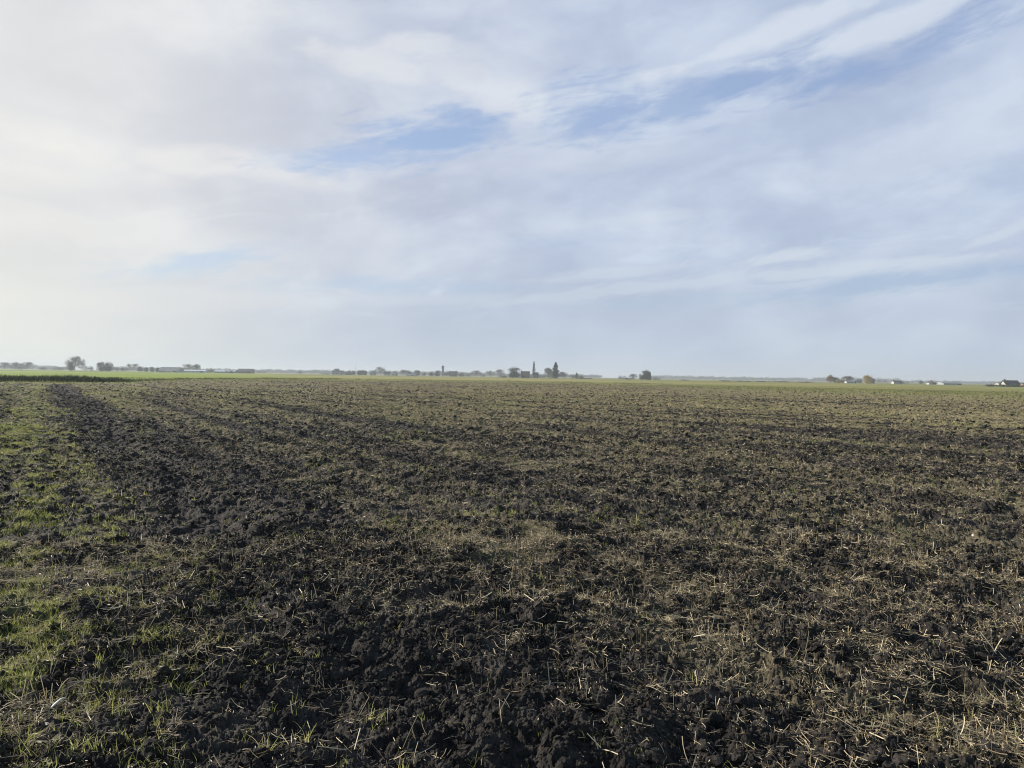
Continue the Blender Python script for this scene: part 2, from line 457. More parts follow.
# bundles of broken stubble at the places where the photograph shows them
def spot(px, py, h=0):
    """ground point seen at a pixel of the photograph"""
    ca, sa = math.cos(ROLL), math.sin(ROLL)
    dx, dy = px - 512, py - 384
    X = dx * ca + dy * sa; Yd = -dx * sa + dy * ca
    v = np.array([X / F, 1, -Yd / F]); cp, sp = math.cos(PITCH), math.sin(PITCH)
    v = np.array([v[0], v[1] * cp + v[2] * sp, -v[1] * sp + v[2] * cp])
    t = (CAMH - .04 - h) / -v[2]
    return v[0] * t, v[1] * t
ROLL = math.atan(.0156); PITCH = math.atan((384 - 376) / F)
bund = [(88, 722, 7, .13), (78, 712, 4, .12), (700, 690, 5, .15), (440, 677, 6, .11), (500, 722, 6, .12), (395, 740, 9, .13), (350, 745, 6, .12), (705, 640, 9, .12), (545, 690, 4, .13), (665, 690, 4, .14),
        (725, 680, 4, .12), (860, 750, 7, .14), (990, 655, 5, .13), (1008, 710, 5, .14), (775, 665, 5, .14), (900, 612, 6, .13), (800, 650, 6, .12), (830, 592, 5, .12), (970, 605, 7, .12), (240, 655, 6, .14), (180, 610, 4, .12),
        (185, 680, 4, .15), (20, 700, 8, .12), (50, 690, 7, .12), (100, 615, 7, .12), (650, 745, 5, .1), (690, 765, 4, .1), (560, 640, 5, .1), (620, 600, 5, .12), (480, 600, 5, .13), (310, 600, 5, .12), (690, 620, 5, .11), (880, 660, 5, .12), (930, 640, 5, .11), (770, 620, 5, .12), (540, 610, 6, .11), (600, 760, 4, .1)]
q = np.random.RandomState(5); bx_, by_, bl_ = [], [], []
for px, py, n, ln in bund:
    X, Y = spot(px, py)
    for k in range(n):
        bx_.append(X + q.randn() * .03); by_.append(Y + q.randn() * .03); bl_.append(ln * q.uniform(.45, 1.15))
bx_, by_, bl_ = map(np.array, (bx_, by_, bl_)); n = len(bx_)
L.append(blades(bx_, by_, q, bl_, q.uniform(.0025, .005, n), np.where(q.rand(n) < .6, R(86) + q.randn(n) * .15, q.uniform(.3, 1.2, n)), q.randn(n) * .3, lift=.015, segs=3, name='straw', tint=q.uniform(.5, 1, n)))
join(L, 'straw_litter', M['straw'], 'dry broken straw and stubble scattered over the dark soil', 'straw')

# young grass
L = []
for n, r0, r1, ws, ls, seed, left in ((30000, 2.2, 9, 1, 1, 81, 0), (50000, 8, 22, 1.6, 1.1, 82, 0), (70000, 20, 60, 4, 1.3, 83, 0), (70000, 55, 180, 10, 2.0, 84, 0), (22000, 2.2, 9, 1, 1, 85, 1), (60000, 8, 24, 1.5, 1.1, 86, 1), (40000, 22, 80, 3.5, 1.3, 87, 1)):
    x, y, q = scatter(n, r0, r1, R(42), seed)
    if left: a_ = -R(42) + q.rand(n) * (R(34) if r0 < 5 else R(17)); rr_s = np.hypot(x, y); x, y = rr_s * np.sin(a_), rr_s * np.cos(a_)
    s, g = residue(x, y)
    c = fbm(x * 3.1, y * 3.1, 72, 3)
    keep = q.rand(n) < np.clip(g ** 1.2 * 1.1 + .02, 0, 1) * sstep(.36, .6, c) * 1.25
    x, y = x[keep], y[keep]; n0 = len(x)
    nb = 6 if r0 < 20 else 4
    sp = .014 * (1 if r0 < 20 else 3)
    x = np.repeat(x, nb) + q.randn(n0 * nb) * sp; y = np.repeat(y, nb) + q.randn(n0 * nb) * sp; n = len(x)
    ln = (.018 + .042 * q.rand(n) ** 1.6) * ls * np.repeat(.6 + .8 * q.rand(n0), nb); wd = (.0016 + .0018 * q.rand(n)) * ws
    tint = np.clip(np.repeat(q.rand(n0), nb) * .6 + q.rand(n) * .4, 0, 1)
    L.append(blades(x, y, q, ln, wd, q.rand(n) * .7, q.rand(n) * 1.5, segs=3 if r0 < 20 else 2, tint=tint))
tufts = [(372, 714, 9, .075), (382, 712, 8, .08), (425, 712, 6, .05), (404, 757, 9, .08), (475, 760, 6, .09), (305, 742, 9, .075), (265, 757, 9, .09), (298, 702, 7, .06), (270, 675, 8, .06), (300, 722, 6, .05), (178, 693, 7, .05), (165, 715, 9, .08),
         (160, 728, 9, .08), (120, 715, 12, .07), (110, 700, 12, .06), (125, 745, 12, .06), (80, 757, 8, .08), (25, 755, 8, .09), (35, 760, 8, .09), (97, 670, 10, .07), (82, 665, 10, .07), (60, 640, 12, .07), (100, 612, 8, .07), (145, 608, 10, .07), (200, 612, 7, .06), (195, 660, 6, .06), (692, 683, 8, .05), (640, 620, 12, .045), (545, 625, 9, .05), (975, 712, 6, .07), (938, 745, 9, .06), (1010, 738, 6, .08), (930, 650, 9, .05), (20, 595, 14, .07), (55, 600, 14, .07), (35, 615, 12, .07), (640, 760, 5, .05), (745, 640, 9, .05), (400, 622, 6, .05), (500, 600, 6, .06)]
q = np.random.RandomState(6); bx_, by_, bl_, bt_ = [], [], [], []
for px, py, n, ln in tufts:
    X, Y = spot(px, py); t0 = q.uniform(.4, .8)
    for k in range(int(n * 1.3)):
        bx_.append(X + q.randn() * .018); by_.append(Y + q.randn() * .018); bl_.append(ln * q.uniform(.5, 1.2)); bt_.append(min(1, t0 + q.uniform(-.2, .3)))
bx_, by_, bl_, bt_ = map(np.array, (bx_, by_, bl_, bt_)); n = len(bx_)
L.append(blades(bx_, by_, q, bl_, q.uniform(.0028, .0045, n), q.rand(n) * .6, q.rand(n) * 1.6, segs=4, tint=bt_))
join(L, 'young_grass', M['grass'], 'young green grass sprouting through the dark soil', 'grass')

# rough verge grass, reeds of the ditch
def band(n, a0, a1, s0, s1, seed, ditch=True):
    q = np.random.RandomState(seed); a = q.uniform(a0, a1, n)
    base = ditch_r(a) if ditch else edge_r(a)
    r = base + q.uniform(s0, s1, n)
    return r * np.sin(a), r * np.cos(a), a, q
L = []
a = np.random.RandomState(90).uniform(R(-42), R(42), 60000); q = np.random.RandomState(91)
r = edge_r(a) - 3 + q.rand(len(a)) * (ditch_r(a) + 14 - edge_r(a) + 3)
x, y = r * np.sin(a), r * np.cos(a)
cc = fbm(x * .15, y * .15, 92, 3); k = q.rand(len(x)) < sstep(.33, .6, cc); x, y, a = x[k], y[k], a[k]; n = len(x)
L.append(blades(x, y, q, (.08 + .22 * q.rand(n) ** 1.5), (.03 + .04 * q.rand(n)), q.rand(n) * .6, q.rand(n) * .8, segs=2, tint=np.clip(q.rand(n) * .7 + .5 * (fbm(x * .1, y * .1, 93, 2) - .35), 0, 1)))
join(L, 'verge_grass', M['verge'], 'pale rough grass growing on the verge at the field edge', 'grass')
L = []
x, y, a, q = band(26000, R(-44), R(-25), -1.4, 4.2, 95)
fade = sstep(R(-25.2), R(-29.5), a); cc = fbm(x * .3, y * .3, 96, 3)
k = q.rand(len(x)) < np.clip(fade + sstep(.5, .6, cc) * .5, 0, 1); x, y, a, fade, cc = x[k], y[k], a[k], fade[k], cc[k]; n = len(x)
L.append(blades(x, y, q, (.22 + .40 * fade * (.5 + cc)) * (.6 + .6 * q.rand(n)), .03 + .05 * q.rand(n), q.rand(n) * .35, q.rand(n) * .6, segs=2, tint=np.clip(q.rand(n) ** 2 * .8 + (1 - fade) * .5 * (cc > .5), 0, 1)))
x, y, a, q = band(30000, R(-26), R(12), -1.5, 1.5, 97)
cc = fbm(x * .12, y * .12, 98, 3); k = q.rand(len(x)) < sstep(.42, .58, cc) * sstep(R(12), R(3), a); x, y, a, cc = x[k], y[k], a[k], cc[k]; n = len(x)
L.append(blades(x, y, q, .3 + .6 * q.rand(n) * cc * 1.4, .04 + .06 * q.rand(n), q.rand(n) * .35, q.rand(n) * .6, segs=2, tint=q.rand(n) ** 1.6))
join(L, 'ditch_reeds', M['reed'], 'dark tall grass and reeds lining the ditch across the field edge', 'reeds')

# ------------------------------------------------------------------ small pale things on the soil
def stone(px, py, size, label, seed, sx=1.3):
    T, Fc = lump_templates(3, 1, seed)
    bm = bmesh.new(); vs = [bm.verts.new(v * size * [sx, 1, .8]) for v in T[0]]
    for f in Fc: bm.faces.new([vs[i] for i in f])
    bmesh.ops.smooth_vert(bm, verts=bm.verts, factor=.5, use_axis_x=True, use_axis_y=True, use_axis_z=True)
    bmesh.ops.smooth_vert(bm, verts=bm.verts, factor=.5, use_axis_x=True, use_axis_y=True, use_axis_z=True)
    me = bpy.data.meshes.new('stone'); bm.to_mesh(me); bm.free(); me.materials.append(M['stone'])
    for p in me.polygons: p.use_smooth = True
    o = bpy.data.objects.new('stone', me); C.objects.link(o)
    x, y = spot(px, py); o.location = (x, y, float(height([x], [y])[0]) + size * .55)
    o.rotation_euler = (0, 0, seed * 1.1)
    tag(o, label, 'stone', 'pale stones lying on the soil')
stone(823, 539, .024, 'small white stone on bare soil right of centre, amid straw', 3)
stone(973, 534, .022, 'small pale stone level with the white one, nearer the right edge', 4)
stone(1011, 585, .020, 'larger cream stone at the right edge of the field', 5)
stone(28, 498, .030, 'flat pale stone in the green strip near the left edge', 6, 1.8)
stone(47, 728, .008, 'tiny whitish stone just below the curved white scrap', 8, 2.0)
# curved white scrap (photo bottom left)
x0, y0 = spot(58, 704)
zz = float(height([x0], [y0])[0]) + .006
pts = []
for k in range(9):
    t = k / 8
    pts.append((-.022 + .050 * t, -.03 + .06 * math.sin(t * 1.5), .004 + .034 * math.sin(t * 2.0)))
Vs, Fs = [], []
for k, p in enumerate(pts):
    t = k / 8; w = .0100 * (1 - .35 * t); dx, dy = (.75, .66) if k == 0 else (pts[k][0] - pts[k - 1][0], pts[k][1] - pts[k - 1][1])
    l = math.hypot(dx, dy); nx, ny = -dy / l, dx / l
    for j in range(8):
        a = j * math.pi / 4
        Vs.append((p[0] + nx * w * math.cos(a), p[1] + ny * w * math.cos(a), p[2] + w * .5 * math.sin(a)))
for k in range(8):
    for j in range(8): Fs.append([k * 8 + j, k * 8 + (j + 1) % 8, (k + 1) * 8 + (j + 1) % 8, (k + 1) * 8 + j])
Fs.append(list(range(7, -1, -1))); Fs.append([64 + j for j in range(8)])
o = mesh_obj('white_scrap', Vs, Fs, M['shell'], smooth=True); o.location = (x0, y0, zz); o.scale = (.8,) * 3
tag(o, 'small curved white scrap lying on dark soil at the bottom left', 'scrap')

# ------------------------------------------------------------------ far things
def at(px, D): return ((px - 512) / F * D, D)
def tube(VV, FF, p, q_, r0, r1, sides=5):
    p, q_ = np.array(p, float), np.array(q_, float); d = q_ - p; l = np.linalg.norm(d); d /= max(l, 1e-6)
    a = np.cross(d, [0, 0, 1.] if abs(d[2]) < .9 else [1., 0, 0]); a /= np.linalg.norm(a); b = np.cross(d, a)
    o = len(VV)
    for c, r in ((p, r0), (q_, r1)):
        for k in range(sides):
            t = k * 2 * math.pi / sides; VV.append(c + (a * math.cos(t) + b * math.sin(t)) * r)
    for k in range(sides): FF.append([o + k, o + (k + 1) % sides, o + sides + (k + 1) % sides, o + sides + k])
def leaves(n, centres, size, q, squash=1.0):
    """leaf clumps as small triangles spread through a set of ellipsoids (centre, radii)"""
    V = np.zeros((n, 3, 3))
    which = q.randint(0, len(centres), n)
    c = np.array([centres[i][0] for i in which]); rad_ = np.array([centres[i][1] for i in which])
    d = q.randn(n, 3); d /= np.linalg.norm(d, axis=1)[:, None]
    P = c + d * rad_ * (q.rand(n, 1) ** .45) * (1 + .14 * q.randn(n, 1))
    for k in range(3):
        e = q.randn(n, 3) * size; e[:, 2] *= squash; V[:, k] = P + e
    V[..., 2] = np.maximum(V[..., 2], .05)
    return V.reshape(-1, 3), np.arange(n * 3).reshape(-1, 3)
def slivers(P, Dr, ln, w, q):
    n = len(P); s = np.cross(Dr, q.randn(n, 3)); s /= np.linalg.norm(s, axis=1)[:, None] + 1e-9
    V = np.stack([P - s * w[:, None], P + s * w[:, None], P + Dr * ln[:, None]], 1)
    return V.reshape(-1, 3), np.arange(n * 3).reshape(-1, 3)
SEED = [100]
def tree(kind, px, hpx, wpx, D, name, cat, label, group, mat=None, dens=1.0):
    SEED[0] += 1; q = np.random.RandomState(SEED[0])
    if kind == 'bush' and hpx > 2.3: hpx *= 1.35; wpx *= 1.15
    if kind == 'conifer': wpx *= 1.28
    if kind == 'dense': wpx *= 1.14
    H = hpx * D / F; W = wpx * D / F
    x, y = at(px, D); z = float(height([x], [y])[0]) - .05
    root = empty(name, (x, y, z), q.rand() * 6.28); tag(root, label, cat, group)
    TV, TF = [], []
    tr = max(.06, H * .022)
    if kind in ('dense', 'bush', 'conifer', 'poplar'):
        if kind == 'dense':
            tube(TV, TF, (0, 0, 0), (q.randn() * .02 * H, 0, H * .35), tr * 1.3, tr); top = TV[-1]
            for k in range(5):
                a = k * 1.3; tube(TV, TF, (0, 0, H * .3), (math.cos(a) * W * .28, math.sin(a) * W * .28, H * .7), tr * .6, tr * .2, 4)
            cs = [((0, 0, H * .5), (W * .47, W * .47, H * .47))] * 4 + [((0, 0, H * .25), (W * .46, W * .46, H * .25))] * 5
            for k in range(11):
                a = q.rand() * 6.28; rr = W * .26 * q.rand() ** .5; hz = H * q.uniform(.16, .78)
                cs.append(((math.cos(a) * rr, math.sin(a) * rr, hz), (W * q.uniform(.17, .27),) * 2 + (H * q.uniform(.12, .19),)))
            n = 4200
        elif kind == 'bush':
            for k in range(5):
                a = k * 1.3; tube(TV, TF, (0, 0, 0), (math.cos(a) * W * .25, math.sin(a) * W * .25, H * .6), .06, .02, 4)
            cs = []
            for k in range(9):
                a = q.rand() * 6.28; rr = W * .38 * q.rand() ** .5
                hh = H * q.uniform(.34, .50) * (1 - .3 * rr / (W * .38))
                cs.append(((math.cos(a) * rr, math.sin(a) * rr, hh), (W * q.uniform(.14, .24),) * 2 + (hh * q.uniform(.9, 1.15),)))
            n = 1300
        elif kind == 'conifer':
            tube(TV, TF, (0, 0, 0), (0, 0, H * .95), tr, .03)
            cs = []
            for k in range(16):
                t = (k + .5) / 16; w = W * .5 * (min(1, .55 + t * 2.4)) * (1 - t) ** .62 * 1.1 + .1
                cs.append(((q.randn() * w * .12, q.randn() * w * .12, H * (.05 + .91 * t)), (w, w, H * .06)))
            n = 2600
        else:
            tube(TV, TF, (0, 0, 0), (0, 0, H * .97), tr, .03)
            cs = [((0, 0, H * (.15 + .8 * (k + .5) / 12)), ((W * .5) * (1 - (k / 12)) ** .5 + .05,) * 2 + (H * .06,)) for k in range(12)]
            n = 900
        n = int(n * dens)
        V, Fc = leaves(n, cs, max(.10, min(.30, H * .022)), q)
        crown_mat = mat or M['evergreen']
    else:   # bare broadleaf: trunk, limbs, a haze of twigs with gaps
        tips = []
        def grow(p, d, l, r, depth):
            e = p + d * l; tube(TV, TF, p, e, r, r * .7, 4 if depth < 2 else 3)
            if depth >= 2: tips.append((e, d, l))
            if depth >= 4: return
            for k in range(3 if depth else 5):
                nd = d * .8 + q.randn(3) * [.62, .62, .35] + [0, 0, .12]; nd /= np.linalg.norm(nd)
                grow(e, nd, l * q.uniform(.66, .84), r * .62, depth + 1)
        grow(np.zeros(3), np.array([0, 0, 1.]), H * .26, tr * 1.2, 0)
        A = np.array(TV); sx = W * .5 / np.percentile(np.hypot(A[:, 0], A[:, 1]), 97); sz = H * .97 / A[:, 2].max()
        tz = H * .16
        sxy = np.where(A[:, 2] > tz, 1, .5 + .5 * np.clip(A[:, 2] / tz, 0, 1))
        TV = list(A * [1, 1, sz] * np.stack([1 + (sx - 1) * np.clip(A[:, 2] / (H * .3), 0, 1)] * 2 + [np.ones(len(A))], 1))
        tp = np.array([t[0] for t in tips]) * [sx, sx, sz]; td = np.array([t[1] for t in tips])
        # twigs also fill the rounded outline of the crown
        e = q.randn(len(tp) * 2, 3); e /= np.linalg.norm(e, axis=1)[:, None]; e *= q.rand(len(e), 1) ** .4
        e = e * [W * .5, W * .5, H * .45] + [0, 0, H * .53]; ed_ = e - [0, 0, H * .2]; ed_ /= np.linalg.norm(ed_, axis=1)[:, None]
        tp = np.vstack([tp, e]); td = np.vstack([td, ed_])
        m = int(5.2 * dens) + 1; n = len(tp) * m
        Pn = np.repeat(tp, m, 0) + q.randn(n, 3) * H * .03; Dn = np.repeat(td, m, 0) * .6 + q.randn(n, 3) * .6; Dn /= np.linalg.norm(Dn, axis=1)[:, None]
        V, Fc = slivers(Pn, Dn, H * q.uniform(.05, .13, n), H * q.uniform(.0022, .005, n), q)
        crown_mat = mat or M['twig']
    mesh_obj('trunk', np.array(TV), TF, M['bark'], root)
    mesh_obj('crown', V, Fc, crown_mat, root)
    return root

def box_mesh(x0, x1, y0, y1, z0, z1):
    V = [(x0, y0, z0), (x1, y0, z0), (x1, y1, z0), (x0, y1, z0), (x0, y0, z1), (x1, y0, z1), (x1, y1, z1), (x0, y1, z1)]
    return V, [[0, 3, 2, 1], [4, 5, 6, 7], [0, 1, 5, 4], [1, 2, 6, 5], [2, 3, 7, 6], [3, 0, 4, 7]]
def house(px, wpx, epx, rpx, D, name, cat, label, group, wall='white', roof='tile', rz=0, depth=None, windows=3, door=True, chimney=1, gable=False, skirt=None):
    """wpx wide, eaves epx and ridge rpx above the ground, in photograph pixels"""
    k = D / F; W, E, H = wpx * k, epx * k, rpx * k; Dp = depth or min(9.0, max(4.0, W * .6))
    x, y = at(px, D); z = float(height([x], [y])[0]) - .1
    root = empty(name, (x, y, z), rz); tag(root, label, cat, group)
    w, d = W / 2, Dp / 2
    if gable:   # gable end towards the camera
        V = [(-w, -d, 0), (w, -d, 0), (w, d, 0), (-w, d, 0), (-w, -d, E), (w, -d, E), (w, d, E), (-w, d, E), (0, -d, H - .12), (0, d, H - .12)]
        Fc = [[0, 1, 5, 8, 4], [2, 3, 7, 9, 6], [1, 2, 6, 5], [3, 0, 4, 7]]
        th, o = .12, .35; s = (H - E) / w
        RV = [(-w - o, -d - o, E - s * o), (0, -d - o, H), (w + o, -d - o, E - s * o), (-w - o, d + o, E - s * o), (0, d + o, H), (w + o, d + o, E - s * o)]
    else:
        V = [(-w, -d, 0), (w, -d, 0), (w, d, 0), (-w, d, 0), (-w, -d, E), (w, -d, E), (w, d, E), (-w, d, E), (-w, 0, H - .12), (w, 0, H - .12)]
        Fc = [[0, 1, 5, 4], [2, 3, 7, 6], [1, 2, 6, 9, 5], [3, 0, 4, 8, 7]]
        th, o = .12, .35; s = (H - E) / d
        RV = [(-w - o, -d - o, E - s * o), (-w - o, 0, H), (-w - o, d + o, E - s * o), (w + o, -d - o, E - s * o), (w + o, 0, H), (w + o, d + o, E - s * o)]
    mesh_obj('wall', V, Fc, M[wall], root)
    RV = RV + [(a, b, c + th) for a, b, c in RV]
    RF = [[0, 1, 4, 3], [1, 2, 5, 4], [6, 9, 10, 7], [7, 10, 11, 8], [0, 6, 7, 1], [1, 7, 8, 2], [3, 4, 10, 9], [4, 5, 11, 10], [0, 3, 9, 6], [2, 8, 11, 5]]
    rf = mesh_obj('roof', RV, RF, M[roof], root)
    for c in range(chimney):
        cx = (w - .7) * (1 if c else -1) if not gable else w * .3
        b, f = box_mesh(cx - .35, cx + .35, -.35, .35, H - .6, H + .9); mesh_obj('chimney', b, f, M['brick'], rf)
    for c in range(windows):
        cx = -w + W * (c + .75) / (windows + .5 + (1 if door else 0)); ww, wh = min(1.3, W * .12), min(1.2, E * .4)
        zc_ = E * .55
        b, f = box_mesh(cx - ww / 2, cx + ww / 2, -d - .03, -d + .05, zc_ - wh / 2, zc_ + wh / 2); fr_ = mesh_obj('window', b, f, M['white'], root)
        b, f = box_mesh(cx - ww * .42, cx + ww * .42, -d - .05, -d - .031, zc_ - wh * .42, zc_ + wh * .42); mesh_obj('pane', b, f, M['glass'], fr_)
    if door:
        cx = w * .72; dw, dh = (1.0, 2.0) if cat == 'house' else (min(3.0, W * .2), min(3, E * .8))
        b, f = box_mesh(cx - dw / 2, cx + dw / 2, -d - .05, -d + .05, .02, dh); mesh_obj('door', b, f, M['door'], root)
    return root

GB, GE, GU = 'bare trees on the horizon', 'evergreen trees on the horizon', 'bushes on the horizon'
GH, GS = 'houses on the horizon', 'farm sheds on the horizon'
T, B, CT = 'tree', 'bush', 'tree'
# (left end to right end of the photograph)
tree('bare', 4, 7.5, 11, 800, 'bare_tree', T, 'hazy bare tree at the very left end of the horizon', GB, M['paletwig'], 1.6)
tree('bare', 15, 8, 12, 820, 'bare_tree', T, 'broad hazy bare tree, second from the left end of the horizon', GB, M['twig'], 1.6)
tree('bare', 27, 8.2, 13, 780, 'bare_tree', T, 'bare tree closing the left group, beside a low gap in the treeline', GB, M['twig'], 2)
tree('bush', 21, 5, 16, 760, 'bush', B, 'dark low thicket at the feet of the leftmost bare trees', GU, M['twig'])
tree('bush', 43, 4, 9, 800, 'bush', B, 'small grey bush alone in the low gap of the left treeline', GU, M['twig'])
tree('bush', 52, 2.6, 16, 820, 'hedge', 'hedge', 'low thin hedge running up to the tall pale bare tree', None, M['twig'])
tree('bush', 61, 4.2, 12, 800, 'bush', B, 'brown thicket left of the tall pale bare tree', GU, M['twig'])
tree('bare', 74.5, 14.5, 18, 760, 'bare_tree', T, 'tall wide bare tree with pale domed crown, highest on the left', GB, M['paletwig'], 2.2)
tree('dense', 71, 10, 6, 740, 'ivy_clad_tree', T, 'narrow ivy dark tree inside the foot of the tall pale crown', GE, M['evergreen'])
tree('bush', 86, 6.3, 14, 760, 'bush', B, 'grey thicket between the tall bare tree and the dark square tree', GU, M['twig'])
tree('dense', 101.5, 10.5, 9, 700, 'evergreen_tree', T, 'left half of the dark square evergreen clump', GE)
tree('dense', 108.5, 10.5, 9, 705, 'evergreen_tree', T, 'right half of the dark square evergreen clump', GE)
tree('bush', 118, 5, 10, 760, 'bush', B, 'dark bush just right of the square evergreen clump', GU)
tree('bush', 125, 4.5, 8, 780, 'bush', B, 'second small bush right of the square evergreen clump', GU, M['twig'])
tree('bare', 132, 8, 11, 860, 'bare_tree', T, 'pale feathery bare tree over low bushes, left of the dark round trees', GB, M['paletwig'], 1.6)
tree('dense', 140, 6.2, 6, 800, 'round_tree', T, 'tallest of the small dark round trees left of the grey barn', GE)
tree('dense', 146, 5.2, 5, 800, 'round_tree', T, 'low dark tree in the row left of the grey barn', GE)
tree('dense', 152, 5.4, 4.5, 800, 'round_tree', T, 'round dark tree, second from the grey barn', GE)
tree('dense', 157.5, 5.6, 4.5, 800, 'round_tree', T, 'round dark tree nearest the grey barn', GE)
house(171, 19, 1.8, 5.2, 760, 'grey_barn', 'barn', 'wide grey barn with low roof and white door front on the left', GS, 'grey', 'greyroof', depth=14, windows=0, chimney=0)
house(169.5, 4.5, 1.5, 2.0, 744, 'white_shed', 'shed', 'small white shed standing in front of the wide grey barn', GS, 'white', 'greyroof', depth=4, windows=1, chimney=0, door=False)
tree('bare', 188, 8.5, 12, 840, 'bare_tree', T, 'pale rounded bare tree right of the grey barn', GB, M['paletwig'], 1.8)
tree('bare', 196.5, 8.6, 7, 820, 'bare_tree', T, 'darker round headed bare tree on one stem behind the long pale shed', GB, M['twig'], 1.8)
house(196, 22, 1.8, 2.9, 800, 'long_shed', 'shed', 'long low pale blue grey shed under the two round bare trees', GS, 'palegrey', 'palegrey', depth=12, windows=4, chimney=0)
tree('bush', 211.5, 4.6, 10, 780, 'bush', B, 'dark mounded bush between the pale sheds', GU, M['twig'])
house(226, 20, 1.5, 3.2, 820, 'long_shed', 'shed', 'long grey shed between the mounded bush and the red barn', GS, 'grey', 'palegrey', depth=12, windows=3, chimney=0)
tree('bush', 229, 4, 8, 790, 'bush', B, 'dark bush before the long grey shed', GU)
house(245.5, 14, 2.2, 4.6, 800, 'brick_barn', 'barn', 'reddish brown barn with dark roof ending the left farm', GS, 'brick', 'tile', depth=12, windows=0, chimney=0)
tree('bush', 238, 2.6, 14, 760, 'hedge', 'hedge', 'low dark hedge in front of the reddish brown barn', None)
tree('bush', 261, 3, 9, 900, 'bush', B, 'grey bush in the open stretch just right of the brown barn', GU, M['twig'])
tree('bush', 300, 3, 6, 900, 'bush', B, 'lone dark bush midway between brown barn and village', GU)
tree('bush', 325, 2, 11, 850, 'hedge', 'hedge', 'short dark hedge at the left entry to the village', None)
tree('dense', 336.5, 6.8, 6, 880, 'evergreen_tree', T, 'dark tree rising behind the first white village house', GE)
house(338, 11, 2.6, 4.2, 850, 'white_house', 'house', 'white house with dark roof at the left end of the village', GH, 'white', 'tile')
house(348.5, 6, 2.2, 4.0, 870, 'brown_house', 'house', 'low brown gabled house left of the thin mast', GH, 'brick', 'tile', gable=True)
tree('bush', 346, 3.2, 7, 840, 'bush', B, 'brown garden bush between the white house and the mast', GU, M['twig'])
house(362, 8.5, 2.2, 4.4, 860, 'brown_house', 'house', 'dark roofed brown house just right of the thin mast', GH, 'brick', 'tile')
tree('dense', 353, 4.6, 5, 850, 'round_tree', T, 'small dark tree at the foot of the thin mast', GE)
# thin mast
def mast(px, hpx, D, label):
    x, y = at(px, D); H = hpx * D / F; z = float(height([x], [y])[0])
    root = empty('mast', (x, y, z)); tag(root, label, 'mast')
    V, Fc = [], []
    for k in range(3):
        a = k * 2.094; tube(V, Fc, (math.cos(a) * .8, math.sin(a) * .8, 0), (math.cos(a) * .18, math.sin(a) * .18, H * .8), .09, .06, 4)
    mesh_obj('leg_frame', np.array(V), Fc, M['metal'], root)
    V, Fc = [], []
    for s in range(14):
        t0, t1 = s / 14, (s + 1) / 14
        for k in range(3):
            a, b = k * 2.094, (k + 1) * 2.094; r0, r1 = .8 - .62 * t0, .8 - .62 * t1
            tube(V, Fc, (math.cos(a) * r0, math.sin(a) * r0, H * .8 * t0), (math.cos(b) * r1, math.sin(b) * r1, H * .8 * t1), .04, .04, 3)
    mesh_obj('lattice', np.array(V), Fc, M['metal'], root)
    V, Fc = [], []; tube(V, Fc, (0, 0, H * .78), (0, 0, H), .10, .05, 5); mesh_obj('antenna', np.array(V), Fc, M['metal'], root)
mast(355.5, 12, 900, 'thin pointed mast above the rooftops at the left of the village')
house(373, 6, 2.4, 4.4, 880, 'grey_house', 'house', 'small grey house with pointed roof under the bare village tree', GH, 'grey', 'tile', gable=True, windows=1)
tree('bare', 380, 8.4, 10, 930, 'bare_tree', T, 'pale bare tree in the village between grey and cream houses', GB, M['paletwig'], 1.8)
house(387, 6, 2.2, 3.8, 850, 'cream_house', 'house', 'cream bungalow with dark roof, left of two near the bare village tree', GH, 'cream', 'tile', windows=2)
house(394.5, 6.5, 2.2, 4.2, 860, 'white_house', 'house', 'white gabled house right of the cream bungalow', GH, 'white', 'tile', gable=True, windows=1)
tree('bare', 403, 6, 8, 920, 'bare_tree', T, 'thin bare tree between white gabled house and dark village trees', GB, M['twig'], 1.5)
tree('dense', 409, 6, 8, 880, 'evergreen_tree', T, 'left one of the pair of dark trees above the white hut', GE)
tree('dense', 416.5, 6.3, 8, 885, 'evergreen_tree', T, 'right one of the pair of dark trees above the white hut', GE)
house(415.6, 2.3, 2.2, 2.9, 830, 'white_hut', 'hut', 'tiny bright white hut in front of the pair of dark village trees', None, 'white', 'white', gable=True, windows=0, chimney=0, depth=3)
house(410, 8, 1.3, 2.2, 850, 'long_shed', 'shed', 'low cream shed left of the tiny white hut', GS, 'cream', 'greyroof', windows=2, chimney=0)
tree('bush', 424, 4.4, 7, 870, 'bush', B, 'grey bush between the dark tree pair and the tower trees', GU, M['twig'])
tree('dense', 431, 5.6, 7, 870, 'evergreen_tree', T, 'dark tree furthest left of the tower', GE)
tree('dense', 437.5, 6.4, 7, 870, 'evergreen_tree', T, 'dark tree directly left of the tower', GE)
